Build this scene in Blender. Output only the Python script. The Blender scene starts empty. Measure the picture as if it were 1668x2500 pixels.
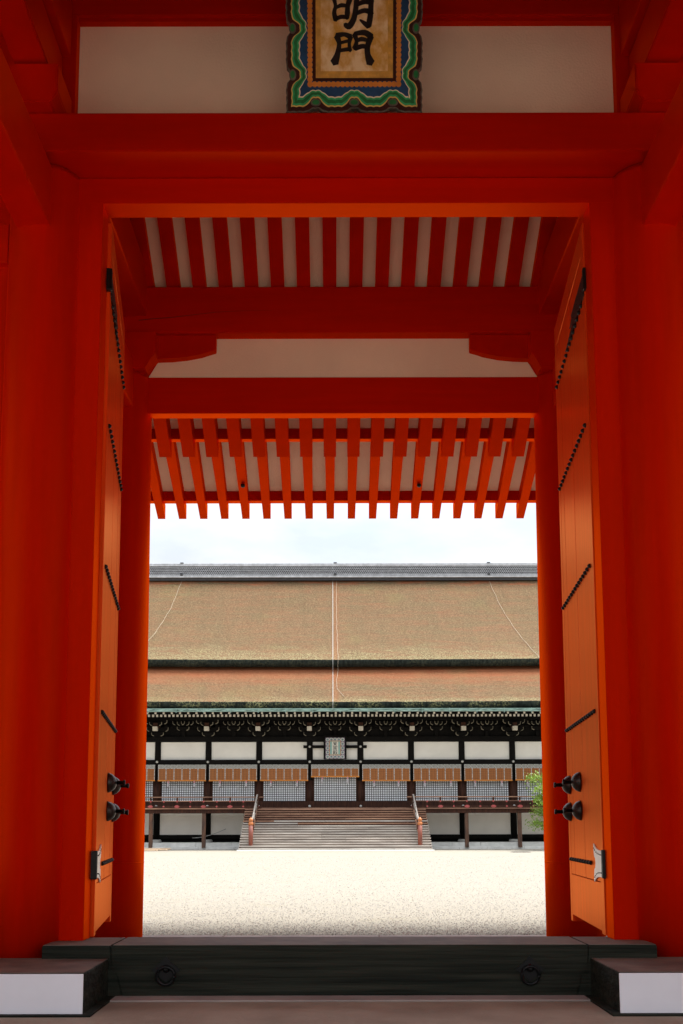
import bpy, bmesh, math, random
from mathutils import Vector, Matrix
from mathutils.geometry import tessellate_polygon
random.seed(7)
R = math.radians
S = bpy.context.scene
COL = S.collection

# ------------------------------------------------------------------ camera
cd = bpy.data.cameras.new('camera'); cam = bpy.data.objects.new('camera', cd); COL.objects.link(cam)
S.camera = cam
cam.location = (-0.10, 0.0, 1.10)
cam.rotation_euler = (R(90 + 6.9), R(0.10), 0)
cd.sensor_fit = 'HORIZONTAL'; cd.sensor_width = 36; cd.lens = 53.95
cd.shift_x = 0.0115; cd.shift_y = 0.2855
cd.clip_start = 0.05; cd.clip_end = 2000

# ------------------------------------------------------------------ sky and sun
SUN_EL, SUN_AZ = 66, 66          # azimuth measured from north (+Y) towards east (+X)
w = bpy.data.worlds.new('World'); S.world = w; w.use_nodes = True
nt = w.node_tree; nt.nodes.clear()
def N(tree, t, **kw):
    n = tree.nodes.new(t)
    for k, v in kw.items(): setattr(n, k, v)
    return n
out = N(nt, 'ShaderNodeOutputWorld'); bg = N(nt, 'ShaderNodeBackground')
sky = N(nt, 'ShaderNodeTexSky', sky_type='NISHITA', sun_disc=False)
sky.sun_elevation = R(SUN_EL); sky.sun_rotation = R(SUN_AZ); sky.air_density = 1.2; sky.dust_density = 3.0
tc = N(nt, 'ShaderNodeTexCoord'); mp = N(nt, 'ShaderNodeMapping'); mp.inputs['Scale'].default_value = (1, 1, 2.6)
no = N(nt, 'ShaderNodeTexNoise'); no.inputs['Scale'].default_value = 3.2; no.inputs['Detail'].default_value = 7; no.inputs['Roughness'].default_value = .55
cr = N(nt, 'ShaderNodeValToRGB'); cr.color_ramp.elements[0].position = .40; cr.color_ramp.elements[1].position = .62
cr.color_ramp.elements[0].color = (.72, .72, .72, 1); cr.color_ramp.elements[1].color = (.97, .97, .97, 1)
mx = N(nt, 'ShaderNodeMixRGB')                                    # thin bright cloud with greyer bellies
no2 = N(nt, 'ShaderNodeTexNoise'); no2.inputs['Scale'].default_value = 5.5; no2.inputs['Detail'].default_value = 6; no2.inputs['Roughness'].default_value = .55
cc = N(nt, 'ShaderNodeValToRGB'); cc.color_ramp.elements[0].position = .36; cc.color_ramp.elements[1].position = .60
cc.color_ramp.elements[0].color = (.315, .335, .365, 1); cc.color_ramp.elements[1].color = (.405, .41, .415, 1)
c10 = N(nt, 'ShaderNodeMixRGB', blend_type='MULTIPLY'); c10.inputs[0].default_value = 1; c10.inputs[2].default_value = (10, 10, 10, 1)
nt.links.new(mp.outputs[0], no2.inputs[0]); nt.links.new(no2.outputs[0], cc.inputs[0]); nt.links.new(cc.outputs[0], c10.inputs[1]); nt.links.new(c10.outputs[0], mx.inputs[2])
L = nt.links.new
L(tc.outputs['Generated'], mp.inputs[0]); L(mp.outputs[0], no.inputs[0]); L(no.outputs[0], cr.inputs[0])
sp_ = N(nt, 'ShaderNodeSeparateXYZ'); L(tc.outputs['Generated'], sp_.inputs[0])      # overcast: zenith brighter than horizon
gr = N(nt, 'ShaderNodeMapRange'); gr.inputs[1].default_value = 0; gr.inputs[2].default_value = 1; gr.inputs[3].default_value = .62; gr.inputs[4].default_value = 2.75; sq = N(nt, 'ShaderNodeMath', operation='MULTIPLY'); L(sp_.outputs[2], sq.inputs[0]); L(sp_.outputs[2], sq.inputs[1]); L(sq.outputs[0], gr.inputs[0])
mg = N(nt, 'ShaderNodeMixRGB', blend_type='MULTIPLY'); mg.inputs[0].default_value = 1; L(mx.outputs[0], mg.inputs[1]); L(gr.outputs[0], mg.inputs[2])
L(cr.outputs[0], mx.inputs[0]); L(sky.outputs[0], mx.inputs[1]); L(mg.outputs[0], bg.inputs[0]); L(bg.outputs[0], out.inputs[0])
bg.inputs[1].default_value = 0.10
sd = bpy.data.lights.new('sun', 'SUN'); sd.energy = 2.5; sd.angle = R(25); sd.color = (1, .955, .88)
so = bpy.data.objects.new('sun', sd); COL.objects.link(so)
dv = Vector((math.sin(R(SUN_AZ)) * math.cos(R(SUN_EL)), math.cos(R(SUN_AZ)) * math.cos(R(SUN_EL)), math.sin(R(SUN_EL))))
so.rotation_euler = dv.to_track_quat('Z', 'Y').to_euler(); so.location = dv * 60

S.view_settings.view_transform = 'Standard'; S.view_settings.look = 'None'
S.view_settings.exposure = 1.86; S.view_settings.gamma = 1
S.render.engine = 'CYCLES'
S.cycles.max_bounces = 5; S.cycles.diffuse_bounces = 4; S.cycles.glossy_bounces = 2; S.cycles.transmission_bounces = 2

# ------------------------------------------------------------------ materials
def mat(name, col, rough=.6, var=.18, scale=6, stretch=(1, 1, 1), bump=0.0, bscale=None, spec=.5, col2=None, mixpos=(.35, .7), metal=0, rvar=0, rnd=0, detail=3, paint=None):
    m = bpy.data.materials.new(name); m.use_nodes = True
    t = m.node_tree; b = t.nodes['Principled BSDF']; l = t.links.new
    b.inputs['Roughness'].default_value = rough; b.inputs['Specular IOR Level'].default_value = spec; b.inputs['Metallic'].default_value = metal
    g = N(t, 'ShaderNodeNewGeometry'); mp = N(t, 'ShaderNodeMapping'); mp.inputs['Scale'].default_value = stretch
    l(g.outputs['Position'], mp.inputs[0])
    n = N(t, 'ShaderNodeTexNoise'); n.inputs['Scale'].default_value = scale; n.inputs['Detail'].default_value = detail; n.inputs['Roughness'].default_value = .6
    l(mp.outputs[0], n.inputs['Vector'])
    cr = N(t, 'ShaderNodeValToRGB'); e = cr.color_ramp.elements
    e[0].position, e[1].position = mixpos
    c2 = col2 or tuple(min(1, c * (1 + var)) for c in col)
    c1 = col if col2 else tuple(c * (1 - var) for c in col)
    e[0].color = (*c1, 1); e[1].color = (*c2, 1)
    l(n.outputs[0], cr.inputs[0])
    last = cr.outputs[0]
    if rnd:
        oi = N(t, 'ShaderNodeObjectInfo'); mr = N(t, 'ShaderNodeMapRange'); mr.inputs[3].default_value = 1 - rnd; mr.inputs[4].default_value = 1 + rnd
        l(oi.outputs['Random'], mr.inputs[0])
        mm = N(t, 'ShaderNodeMixRGB', blend_type='MULTIPLY'); mm.inputs[0].default_value = 1
        l(last, mm.inputs[1]); l(mr.outputs[0], mm.inputs[2]); last = mm.outputs[0]
    l(last, b.inputs['Base Color'])
    if rvar:
        mr = N(t, 'ShaderNodeMapRange'); mr.inputs[3].default_value = rough - rvar; mr.inputs[4].default_value = rough + rvar
        l(n.outputs[0], mr.inputs[0]); l(mr.outputs[0], b.inputs['Roughness'])
    if bump:
        n2 = N(t, 'ShaderNodeTexNoise'); n2.inputs['Scale'].default_value = bscale or scale * 3; n2.inputs['Detail'].default_value = 2
        l(mp.outputs[0], n2.inputs['Vector'])
        bp = N(t, 'ShaderNodeBump'); bp.inputs['Strength'].default_value = bump; bp.inputs['Distance'].default_value = .02
        l(n2.outputs[0], bp.inputs['Height']); l(bp.outputs[0], b.inputs['Normal'])
    if paint:            # opaque mineral paint: diffuse under a thin tinted sheen
        f0, f1, tint, gr_ = paint
        df = N(t, 'ShaderNodeBsdfDiffuse'); gl = N(t, 'ShaderNodeBsdfGlossy'); gl.inputs['Color'].default_value = (*tint, 1); gl.inputs['Roughness'].default_value = gr_
        lw = N(t, 'ShaderNodeLayerWeight'); lw.inputs[0].default_value = .35; mr = N(t, 'ShaderNodeMapRange'); mr.inputs[3].default_value = f0; mr.inputs[4].default_value = f1
        ms = N(t, 'ShaderNodeMixShader'); l(last, df.inputs[0]); l(lw.outputs['Facing'], mr.inputs[0]); l(mr.outputs[0], ms.inputs[0]); l(df.outputs[0], ms.inputs[1]); l(gl.outputs[0], ms.inputs[2])
        l(ms.outputs[0], t.nodes['Material Output'].inputs[0])
        if bump: l(bp.outputs[0], df.inputs['Normal']); l(bp.outputs[0], gl.inputs['Normal'])
    return m

VERM = (.50, .0055, .0002)
M = {}
M['verm'] = mat('vermilion_paint', VERM, .6, .10, 3, bump=.06, bscale=26, rvar=.06, paint=(.003, .92, (1, .10, .002), .42))
M['vermz'] = mat('vermilion_paint_upright', VERM, .5, .06, 3.2, stretch=(4, 4, .35), bump=.08, bscale=14, rvar=.06, paint=(.003, .92, (1, .10, .002), .42))
M['vermx'] = mat('vermilion_paint_beam', VERM, .52, .06, 3.2, stretch=(.35, 4, 4), bump=.08, bscale=14, rvar=.06, paint=(.003, .92, (1, .10, .002), .42))
M['door'] = mat('vermilion_door_boards', (.74, .050, .004), .36, .18, 4, stretch=(9, 9, .22), bump=.12, bscale=9, rvar=.12, rnd=.06, paint=(.02, .80, (1, .28, .075), .30))
M['plaster'] = mat('plaster', (.92, .73, .53), .9, .05, 1.3, bump=.25, bscale=60)
M['hplaster'] = mat('hall_plaster', (.92, .89, .82), .9, .05, .8)
M['whitepaint'] = mat('white_paint', (.90, .89, .93), .55, .03, 3)
M['darkwood'] = mat('dark_weathered_wood', (.010, .012, .008), .75, .5, 2.2, stretch=(.35, 3, 10), bump=.6, bscale=5, col2=(.034, .035, .024), spec=.15)
M['blocktop'] = mat('worn_wood', (.14, .11, .085), .7, .3, 4, bump=.2)
M['iron'] = mat('black_iron', (.004, .004, .004), .45, .3, 20, spec=.3)
M['bronze'] = mat('dark_bronze', (.05, .042, .036), .38, .35, 14, metal=.75, bump=.1)
M['podium'] = mat('podium_stone', (.30, .245, .18), .85, .25, 2.0, bump=.3, bscale=40, col2=(.41, .345, .26))
M['kerb'] = mat('kerb_stone', (.33, .27, .24), .85, .15, 3, bump=.2, rnd=.08)
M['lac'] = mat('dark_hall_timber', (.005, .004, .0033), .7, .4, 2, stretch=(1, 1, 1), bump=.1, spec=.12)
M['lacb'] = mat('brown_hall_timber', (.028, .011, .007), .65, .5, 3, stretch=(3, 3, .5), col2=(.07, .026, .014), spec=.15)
M['post'] = mat('veranda_post_wood', (.05, .022, .012), .65, .4, 2.2, stretch=(3, 3, .7), col2=(.15, .065, .03), rnd=.2)
M['brown'] = mat('brown_step_wood', (.16, .075, .045), .75, .3, 1.2, stretch=(.5, 4, 4), col2=(.34, .19, .115), rnd=.2, bump=.3, bscale=8)
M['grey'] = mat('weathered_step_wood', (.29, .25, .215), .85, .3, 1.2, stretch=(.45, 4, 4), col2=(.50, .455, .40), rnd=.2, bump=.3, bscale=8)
M['riser'] = mat('shaded_riser_wood', (.19, .155, .125), .85, .25, 1.2, stretch=(.45, 4, 4), rnd=.15)  # darker than the treads: nosing shade put into the colour
M['stone'] = mat('base_stone', (.58, .57, .53), .9, .12, 2, bump=.2, rnd=.08)
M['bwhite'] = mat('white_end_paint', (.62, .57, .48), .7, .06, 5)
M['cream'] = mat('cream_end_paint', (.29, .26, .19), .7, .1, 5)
M['paper'] = mat('white_lattice_board', (.90, .92, .95), .8, .03, 3)
M['bar'] = mat('lattice_bar_lacquer', (.015, .015, .017), .55, .2, 4)
M['blind'] = mat('bamboo_blind', (.36, .125, .028), .7, .12, 8, stretch=(1, 1, 14), rnd=.05)
M['blindedge'] = mat('blind_orange_binding', (.62, .22, .03), .7, .1, 8)
M['blindline'] = mat('blind_dark_line', (.22, .075, .02), .7, .1, 8)
M['copper'] = mat('verdigris_copper', (.14, .235, .20), .8, .25, 3, stretch=(.7, 3, 5), col2=(.27, .38, .33), bump=.1)
M['copperd'] = mat('verdigris_dark_stain', (.06, .10, .085), .8, .3, 4)
M['ridge'] = mat('ridge_tile', (.46, .47, .49), .55, .2, 4, rnd=.1)
M['ridged'] = mat('ridge_dark', (.045, .045, .05), .6, .2, 4)
M['rope'] = mat('pale_rope', (.42, .36, .27), .8, .2, 9)
M['cable'] = mat('pale_cable', (.5, .52, .5), .5, .1, 9)
M['redorn'] = mat('red_railing_fitting', (.36, .06, .055), .5, .15, 9)
M['nail'] = mat('silver_nail_cover', (.55, .54, .50), .4, .2, 9, metal=.5)
M['newel'] = mat('newel_post_paint', (.24, .055, .025), .6, .3, 3, stretch=(3, 3, .8), col2=(.15, .05, .04))
M['bronzecap'] = mat('gilt_cap', (.42, .13, .03), .5, .1, 5)
M['hose'] = mat('white_hose', (.5, .5, .48), .5, .05, 5)
M['board'] = mat('tan_board', (.50, .36, .24), .8, .2, 5, stretch=(1, 5, 5), rnd=.2)
M['grating'] = mat('drain_iron', (.16, .16, .16), .7, .2, 9)
M['hinge'] = mat('ivory_hinge_plate', (.95, .91, .82), .3, .03, 12, bump=.05, spec=.9)
M['bark'] = mat('tree_bark', (.12, .09, .065), .9, .3, 8, bump=.6)
# plaque colours
M['p_maroon'] = mat('maroon_lacquer', (.040, .009, .007), .45, .2, 9)
M['p_grey'] = mat('grey_rim', (.13, .12, .09), .5, .3, 14)
M['p_yellow'] = mat('yellow_line', (.82, .55, .15), .5, .1, 12)
M['p_green'] = mat('green_band', (.014, .19, .05), .5, .25, 9)
M['p_lgreen'] = mat('light_green_band', (.04, .44, .17), .5, .15, 9)
M['p_white'] = mat('cream_line', (.88, .76, .54), .5, .08, 12)
M['p_blue'] = mat('blue_ground', (.010, .07, .17), .5, .25, 7)
M['p_orange'] = mat('orange_beads', (.70, .26, .04), .5, .12, 10)
M['p_gold'] = mat('worn_gold_leaf', (.66, .36, .06), .5, .3, 9, stretch=(1, 1, .7), col2=(.90, .70, .40), mixpos=(.42, .62), detail=8, bump=.1)
M['p_golde'] = mat('gold_border', (.68, .38, .07), .5, .22, 14)
M['ink'] = mat('black_ink', (.010, .009, .008), .5, .2, 9)
M['p_teal'] = mat('teal_border', (.25, .46, .42), .6, .1, 9)
M['p_purple'] = mat('purple_petal', (.20, .16, .24), .6, .2, 9)
M['p_pale'] = mat('pale_board', (.72, .70, .62), .6, .05, 9)
M['tassel_p'] = mat('pink_tassel', (.66, .30, .32), .8, .1, 9)
M['tassel_w'] = mat('grey_white_tassel', (.52, .50, .52), .8, .2, 20)

def thatch_mat(name, kind):
    m = bpy.data.materials.new(name); m.use_nodes = True
    t = m.node_tree; b = t.nodes['Principled BSDF']; l = t.links.new
    b.inputs['Roughness'].default_value = .95; b.inputs['Specular IOR Level'].default_value = .15
    g = N(t, 'ShaderNodeNewGeometry'); tc = N(t, 'ShaderNodeTexCoord')
    def noise(sc, st, det=5, ro=.6):
        mp = N(t, 'ShaderNodeMapping'); mp.inputs['Scale'].default_value = st; l(g.outputs['Position'], mp.inputs[0])
        n = N(t, 'ShaderNodeTexNoise'); n.inputs['Scale'].default_value = sc; n.inputs['Detail'].default_value = det; n.inputs['Roughness'].default_value = ro
        l(mp.outputs[0], n.inputs['Vector']); return n.outputs[0]
    def ramp(src, p0, p1, c0=(0, 0, 0), c1=(1, 1, 1)):
        if p0 > p1: p0, p1, c0, c1 = p1, p0, c1, c0
        cr = N(t, 'ShaderNodeValToRGB'); e = cr.color_ramp.elements; e[0].position, e[1].position = p0, p1; e[0].color = (*c0, 1); e[1].color = (*c1, 1)
        l(src, cr.inputs[0]); return cr.outputs[0]
    def mix(f, a, c, mode='MIX'):
        x = N(t, 'ShaderNodeMixRGB', blend_type=mode)
        for s, v in ((0, f), (1, a), (2, c)):
            if isinstance(v, (int, float)): x.inputs[s].default_value = v
            elif isinstance(v, tuple): x.inputs[s].default_value = (*v, 1)
            else: l(v, x.inputs[s])
        return x.outputs[0]
    def mathn(op, a, c):
        x = N(t, 'ShaderNodeMath', operation=op)
        for s, v in ((0, a), (1, c)):
            if isinstance(v, (int, float)): x.inputs[s].default_value = v
            else: l(v, x.inputs[s])
        return x.outputs[0]
    sep = N(t, 'ShaderNodeSeparateXYZ'); l(g.outputs['Position'], sep.inputs[0])
    def zmask():
        q = N(t, 'ShaderNodeMapRange'); q.inputs[1].default_value = 9.2; q.inputs[2].default_value = 10.2; q.inputs[3].default_value = 1; q.inputs[4].default_value = .12; l(sep.outputs[2], q.inputs[0]); return q.outputs[0]
    if kind == 'edge':
        streak = noise(2.2, (3, 3, .5)); fine = noise(9, (1, 1, 1), 6, .7)
        base = mix(ramp(streak, .4, .65), (.008, .011, .010), (.026, .034, .028))
        fl = mathn('MULTIPLY', ramp(fine, .48, .56), mathn('MULTIPLY', ramp(noise(.5, (1, 1, .2)), .42, .58), zmask()))
        c = mix(fl, base, (.26, .26, .13))
    else:
        big = noise(.22, (1, 1, 1), 4); mid = noise(1.3, (.35, 1.6, 1.6), 5); fine = noise(12, (.6, 1.5, 1.5), 3, .85)
        c = mix(ramp(big, .35, .68), (.128, .074, .037), (.108, .073, .035))
        c = mix(ramp(mid, .42, .72), c, (.155, .068, .033))
        course = noise(5.5, (.03, 1.2, 1.2), 3, .7); weath = noise(.9, (1, .12, .12), 4, .65)
        c = mix(mathn('MULTIPLY', ramp(course, .50, .64), .30), c, (.07, .045, .025))
        c = mix(mathn('MULTIPLY', ramp(weath, .46, .70), .45), c, (.085, .066, .033))
        c = mix(mathn('MULTIPLY', ramp(fine, .50, .62), .6), c, (.205, .155, .085))
        c = mix(mathn('MULTIPLY', ramp(fine, .49, .37), .62), c, (.055, .036, .02))
        zlo, zhi = (11.85, 19.7) if kind == 'upper' else (8.7, 11.4)
        mr = N(t, 'ShaderNodeMapRange'); mr.inputs[1].default_value = zlo; mr.inputs[2].default_value = zhi; l(sep.outputs[2], mr.inputs[0])
        h = mathn('ADD', mr.outputs[0], mathn('MULTIPLY', mathn('SUBTRACT', mid, .5), .35))
        # bare bark near the top courses, lichen on the wet lower courses
        c = mix(mathn('MULTIPLY', ramp(h, .45, .95) if kind == 'lower' else ramp(h, .93, 1.0), .75), c, (.25, .072, .028))
        li = mathn('MULTIPLY', ramp(noise(13, (1, 1, 1), 3, .7), .50, .60), ramp(h, .16, .02))
        c = mix(li, c, (.25, .23, .12))
        ax = N(t, 'ShaderNodeMath', operation='ABSOLUTE'); l(mathn('SUBTRACT', sep.outputs[0], .06), ax.inputs[0])
        c = mix(mathn('MULTIPLY', ramp(mathn('ADD', ax.outputs[0], mathn('MULTIPLY', mid, .3)), .50, .15), .32), c, (.24, .078, .03))   # rust run-off along the cable
        li2 = mathn('MULTIPLY', ramp(noise(.35, (1, 1, 1), 4), .55, .70), .2)
        c = mix(li2, c, (.15, .13, .05))
    l(c, b.inputs['Base Color'])
    bp = N(t, 'ShaderNodeBump'); bp.inputs['Strength'].default_value = .9; bp.inputs['Distance'].default_value = .08
    l(fine, bp.inputs['Height']); l(bp.outputs[0], b.inputs['Normal'])
    return m
M['thatch_up'] = thatch_mat('bark_thatch_upper', 'upper')
M['thatch_lo'] = thatch_mat('bark_thatch_lower', 'lower')
M['thatch_edge'] = thatch_mat('mossy_thatch_edge', 'edge')

def gravel_mat():
    m = bpy.data.materials.new('pale_gravel'); m.use_nodes = True
    t = m.node_tree; b = t.nodes['Principled BSDF']; l = t.links.new
    b.inputs['Roughness'].default_value = .95; b.inputs['Specular IOR Level'].default_value = .2
    g = N(t, 'ShaderNodeNewGeometry')
    def noise(sc, det, ro):
        n = N(t, 'ShaderNodeTexNoise'); n.inputs['Scale'].default_value = sc; n.inputs['Detail'].default_value = det; n.inputs['Roughness'].default_value = ro
        l(g.outputs['Position'], n.inputs['Vector']); return n
    v = N(t, 'ShaderNodeTexVoronoi'); v.inputs['Scale'].default_value = 75; l(g.outputs['Position'], v.inputs['Vector'])
    cr = N(t, 'ShaderNodeValToRGB'); e = cr.color_ramp.elements; e[0].position = .03; e[0].color = (.125, .113, .092, 1); e[1].position = .20; e[1].color = (.236, .217, .180, 1)
    l(v.outputs['Color'], cr.inputs[0])
    n2 = noise(.6, 5, .6); cr2 = N(t, 'ShaderNodeValToRGB'); e = cr2.color_ramp.elements; e[0].position = .58; e[1].position = .72; e[1].color = (.35, .35, .35, 1); e[0].color = (0, 0, 0, 1)
    l(n2.outputs[0], cr2.inputs[0])
    mx = N(t, 'ShaderNodeMixRGB'); l(cr2.outputs[0], mx.inputs[0]); l(cr.outputs[0], mx.inputs[1]); mx.inputs[2].default_value = (.195, .172, .11, 1)
    l(mx.outputs[0], b.inputs['Base Color'])
    bp = N(t, 'ShaderNodeBump'); bp.inputs['Strength'].default_value = .7; bp.inputs['Distance'].default_value = .012
    l(v.outputs['Distance'], bp.inputs['Height']); l(bp.outputs[0], b.inputs['Normal'])
    return m
M['gravel'] = gravel_mat()
M['earth'] = mat('packed_sand', (.26, .235, .195), .95, .2, 2, bump=.3)
def vc_mat(name, rough=.8, transl=0):
    m = bpy.data.materials.new(name); m.use_nodes = True
    t = m.node_tree; b = t.nodes['Principled BSDF']
    a = N(t, 'ShaderNodeAttribute'); a.attribute_name = 'tint'
    t.links.new(a.outputs['Color'], b.inputs['Base Color']); b.inputs['Roughness'].default_value = rough
    if transl:
        tr = N(t, 'ShaderNodeBsdfTranslucent'); t.links.new(a.outputs['Color'], tr.inputs[0])
        ms = N(t, 'ShaderNodeMixShader'); ms.inputs[0].default_value = transl
        o = t.nodes['Material Output']; t.links.new(b.outputs[0], ms.inputs[1]); t.links.new(tr.outputs[0], ms.inputs[2]); t.links.new(ms.outputs[0], o.inputs[0])
    return m
M['pebble'] = vc_mat('pebble_stone', .9)
M['leaf'] = vc_mat('leaf_green', .5, .35)

# ------------------------------------------------------------------ helpers
BASE = {}
def link(name, data, parent=None, loc=(0, 0, 0), rot=None):
    o = bpy.data.objects.new(name, data); COL.objects.link(o)
    b = Vector((0, 0, 0))
    if parent is not None:
        o.parent = parent; b = BASE.get(parent.name, Vector((0, 0, 0)))
    o.location = Vector(loc) - b
    if rot: o.rotation_euler = rot
    BASE[o.name] = Vector(loc)
    return o
def thing(name, label, cat, loc, group=None):
    o = link(name, None, None, loc); tag(o, label, cat, group); return o
def tag(o, label, cat, group=None):
    o['label'] = label; o['category'] = cat
    if group: o['group'] = group
    return o
def mesh(name, v, f, m, smooth=False):
    me = bpy.data.meshes.new(name); me.from_pydata([tuple(p) for p in v], [], f); me.materials.append(M[m])
    if smooth: me.polygons.foreach_set('use_smooth', [True] * len(me.polygons))
    me.update(); return me
def from_bm(name, bm, m, smooth=False):
    bmesh.ops.recalc_face_normals(bm, faces=bm.faces)
    me = bpy.data.meshes.new(name); bm.to_mesh(me); bm.free(); me.materials.append(M[m])
    if smooth: me.polygons.foreach_set('use_smooth', [True] * len(me.polygons))
    return me
def box_mesh(name, sx, sy, sz, m, bev=0):
    bm = bmesh.new(); bmesh.ops.create_cube(bm, size=1)
    for v in bm.verts: v.co = Vector((v.co.x * sx, v.co.y * sy, v.co.z * sz))
    if bev: bmesh.ops.bevel(bm, geom=list(bm.edges), offset=bev, segments=2, affect='EDGES', profile=.6)
    return from_bm(name, bm, m)
def box(name, x0, x1, y0, y1, z0, z1, m, parent=None, bev=0):
    me = box_mesh(name, abs(x1 - x0), abs(y1 - y0), abs(z1 - z0), m, bev)
    return link(name, me, parent, ((x0 + x1) / 2, (y0 + y1) / 2, (z0 + z1) / 2))
def add_box(bm, x0, x1, y0, y1, z0, z1):
    vs = [bm.verts.new((x, y, z)) for z in (z0, z1) for y in (y0, y1) for x in (x0, x1)]
    for f in ((0, 2, 3, 1), (4, 5, 7, 6), (0, 1, 5, 4), (2, 6, 7, 3), (0, 4, 6, 2), (1, 3, 7, 5)): bm.faces.new([vs[i] for i in f])
def prism(name, pts, a0, a1, axis, m, parent=None, bev=0):
    """pts: outline; axis 'X': pts=(y,z) along x; axis 'Y': pts=(x,z) along y. World coordinates."""
    cx = sum(p[0] for p in pts) / len(pts); cz = sum(p[1] for p in pts) / len(pts); am = (a0 + a1) / 2
    bm = bmesh.new(); r = []
    for a in (a0, a1):
        if axis == 'X': r.append([bm.verts.new((a - am, p[0] - cx, p[1] - cz)) for p in pts])
        else: r.append([bm.verts.new((p[0] - cx, a - am, p[1] - cz)) for p in pts])
    n = len(pts); bm.faces.new(r[0]); bm.faces.new(r[1][::-1])
    for i in range(n): bm.faces.new((r[0][i], r[1][i], r[1][(i + 1) % n], r[0][(i + 1) % n]))
    if bev: bmesh.ops.bevel(bm, geom=list(bm.edges), offset=bev, segments=2, affect='EDGES')
    me = from_bm(name, bm, m)
    return link(name, me, parent, (am, cx, cz) if axis == 'X' else (cx, am, cz))
def lathe(name, prof, m, seg=24, axis='Z', smooth=True):
    v = []; f = []
    for r, h in prof:
        for i in range(seg):
            a = 2 * math.pi * i / seg
            p = (r * math.cos(a), r * math.sin(a), h)
            if axis == 'X': p = (h, r * math.cos(a), r * math.sin(a))
            if axis == 'Y': p = (r * math.cos(a), h, r * math.sin(a))
            v.append(p)
    for k in range(len(prof) - 1):
        for i in range(seg):
            j = (i + 1) % seg; f.append((k * seg + i, k * seg + j, (k + 1) * seg + j, (k + 1) * seg + i))
    f.append(tuple(range(seg))[::-1]); f.append(tuple((len(prof) - 1) * seg + i for i in range(seg)))
    me = mesh(name, v, f, m)
    bm = bmesh.new(); bm.from_mesh(me); bmesh.ops.recalc_face_normals(bm, faces=bm.faces); bm.to_mesh(me); bm.free()
    if smooth:
        for p in me.polygons: p.use_smooth = len(p.vertices) == 4
    return me
def tube(name, pts, rad, m, parent=None, seg=8, cat=None):
    pts = [Vector(p) for p in pts]; o0 = pts[0]; v = []; f = []
    for i, p in enumerate(pts):
        d = (pts[min(i + 1, len(pts) - 1)] - pts[max(i - 1, 0)]).normalized()
        u = d.cross(Vector((0, 0, 1)) if abs(d.z) < .9 else Vector((1, 0, 0))).normalized(); w_ = d.cross(u)
        for k in range(seg):
            a = 2 * math.pi * k / seg; q = p + (u * math.cos(a) + w_ * math.sin(a)) * rad - o0; v.append(q)
    for i in range(len(pts) - 1):
        for k in range(seg):
            j = (k + 1) % seg; f.append((i * seg + k, i * seg + j, (i + 1) * seg + j, (i + 1) * seg + k))
    f.append(tuple(range(seg))[::-1]); f.append(tuple((len(pts) - 1) * seg + k for k in range(seg)))
    return link(name, mesh(name, v, f, m, True), parent, o0)
def struct(o): o['kind'] = 'structure'; return o
def stuff(o): o['kind'] = 'stuff'; return o

# ------------------------------------------------------------------ ground
g = link('gravel_courtyard', mesh('gravel_courtyard', [(-400, 3, 0), (400, 3, 0), (400, 900, 0), (-400, 900, 0)], [(0, 1, 2, 3)], 'gravel'))
struct(g)
struct(link('forecourt', mesh('forecourt', [(-400, -300, -.02), (400, -300, -.02), (400, 3, -.02), (-400, 3, -.02)], [(0, 1, 2, 3)], 'earth')))
# loose pebbles on the nearer gravel
def pebbles(n):
    bv = [(1, 0, 0), (-1, 0, 0), (0, 1, 0), (0, -1, 0), (0, 0, 1), (0, 0, -.4)]
    bf = [(0, 2, 4), (2, 1, 4), (1, 3, 4), (3, 0, 4)]
    v = []; f = []; cols = []
    for _ in range(n):
        y = 10.62 + 34 * random.random() ** 2.3; hw = y * .235 + .6
        x = random.uniform(-hw, hw); s = random.uniform(.005, .013) * (1 + (y - 10) * .03); a = random.uniform(0, 6.3); e = random.uniform(.6, 1)
        ca, sa = math.cos(a) * s, math.sin(a) * s; b = len(v)
        for p in bv: v.append((x + p[0] * ca - p[1] * sa * e, y + p[0] * sa + p[1] * ca * e, .002 + p[2] * s * .7))
        k = random.random(); c = random.uniform(.22, .34)
        c3 = (c, c * .95, c * .86) if k > .10 else (c * .7, c * .62, c * .5) if k > .008 else (.08, .07, .065)
        for q in bf: f.append(tuple(b + i for i in q))
        cols += [(*c3, 1)] * 6
    me = mesh('pebbles', v, f, 'pebble'); at = me.color_attributes.new('tint', 'FLOAT_COLOR', 'POINT')
    at.data.foreach_set('color', [c for q in cols for c in q]); return me
pb = link('loose_pebbles', pebbles(42000)); stuff(pb); tag(pb, 'loose pale pebbles scattered over the near gravel behind the threshold', 'pebbles')

PZ = .05
struct(box('gate_podium', -11.5, 11.5, 1.2, 10.30, -.25, PZ, 'podium'))
pod = bpy.data.objects['gate_podium']
kx = -11.5
while kx < 11.4:
    wd = random.uniform(1.5, 2.0); box('kerb_stone', kx + .004, min(kx + wd, 11.5) - .004, 10.305, 10.60, -.2, PZ + random.uniform(-.003, .003), 'kerb', pod, .012); kx += wd
box('sill_bedding', -1.75, 1.75, 6.50, 6.676, PZ, PZ + .012, 'kerb', pod, .004)

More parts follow.
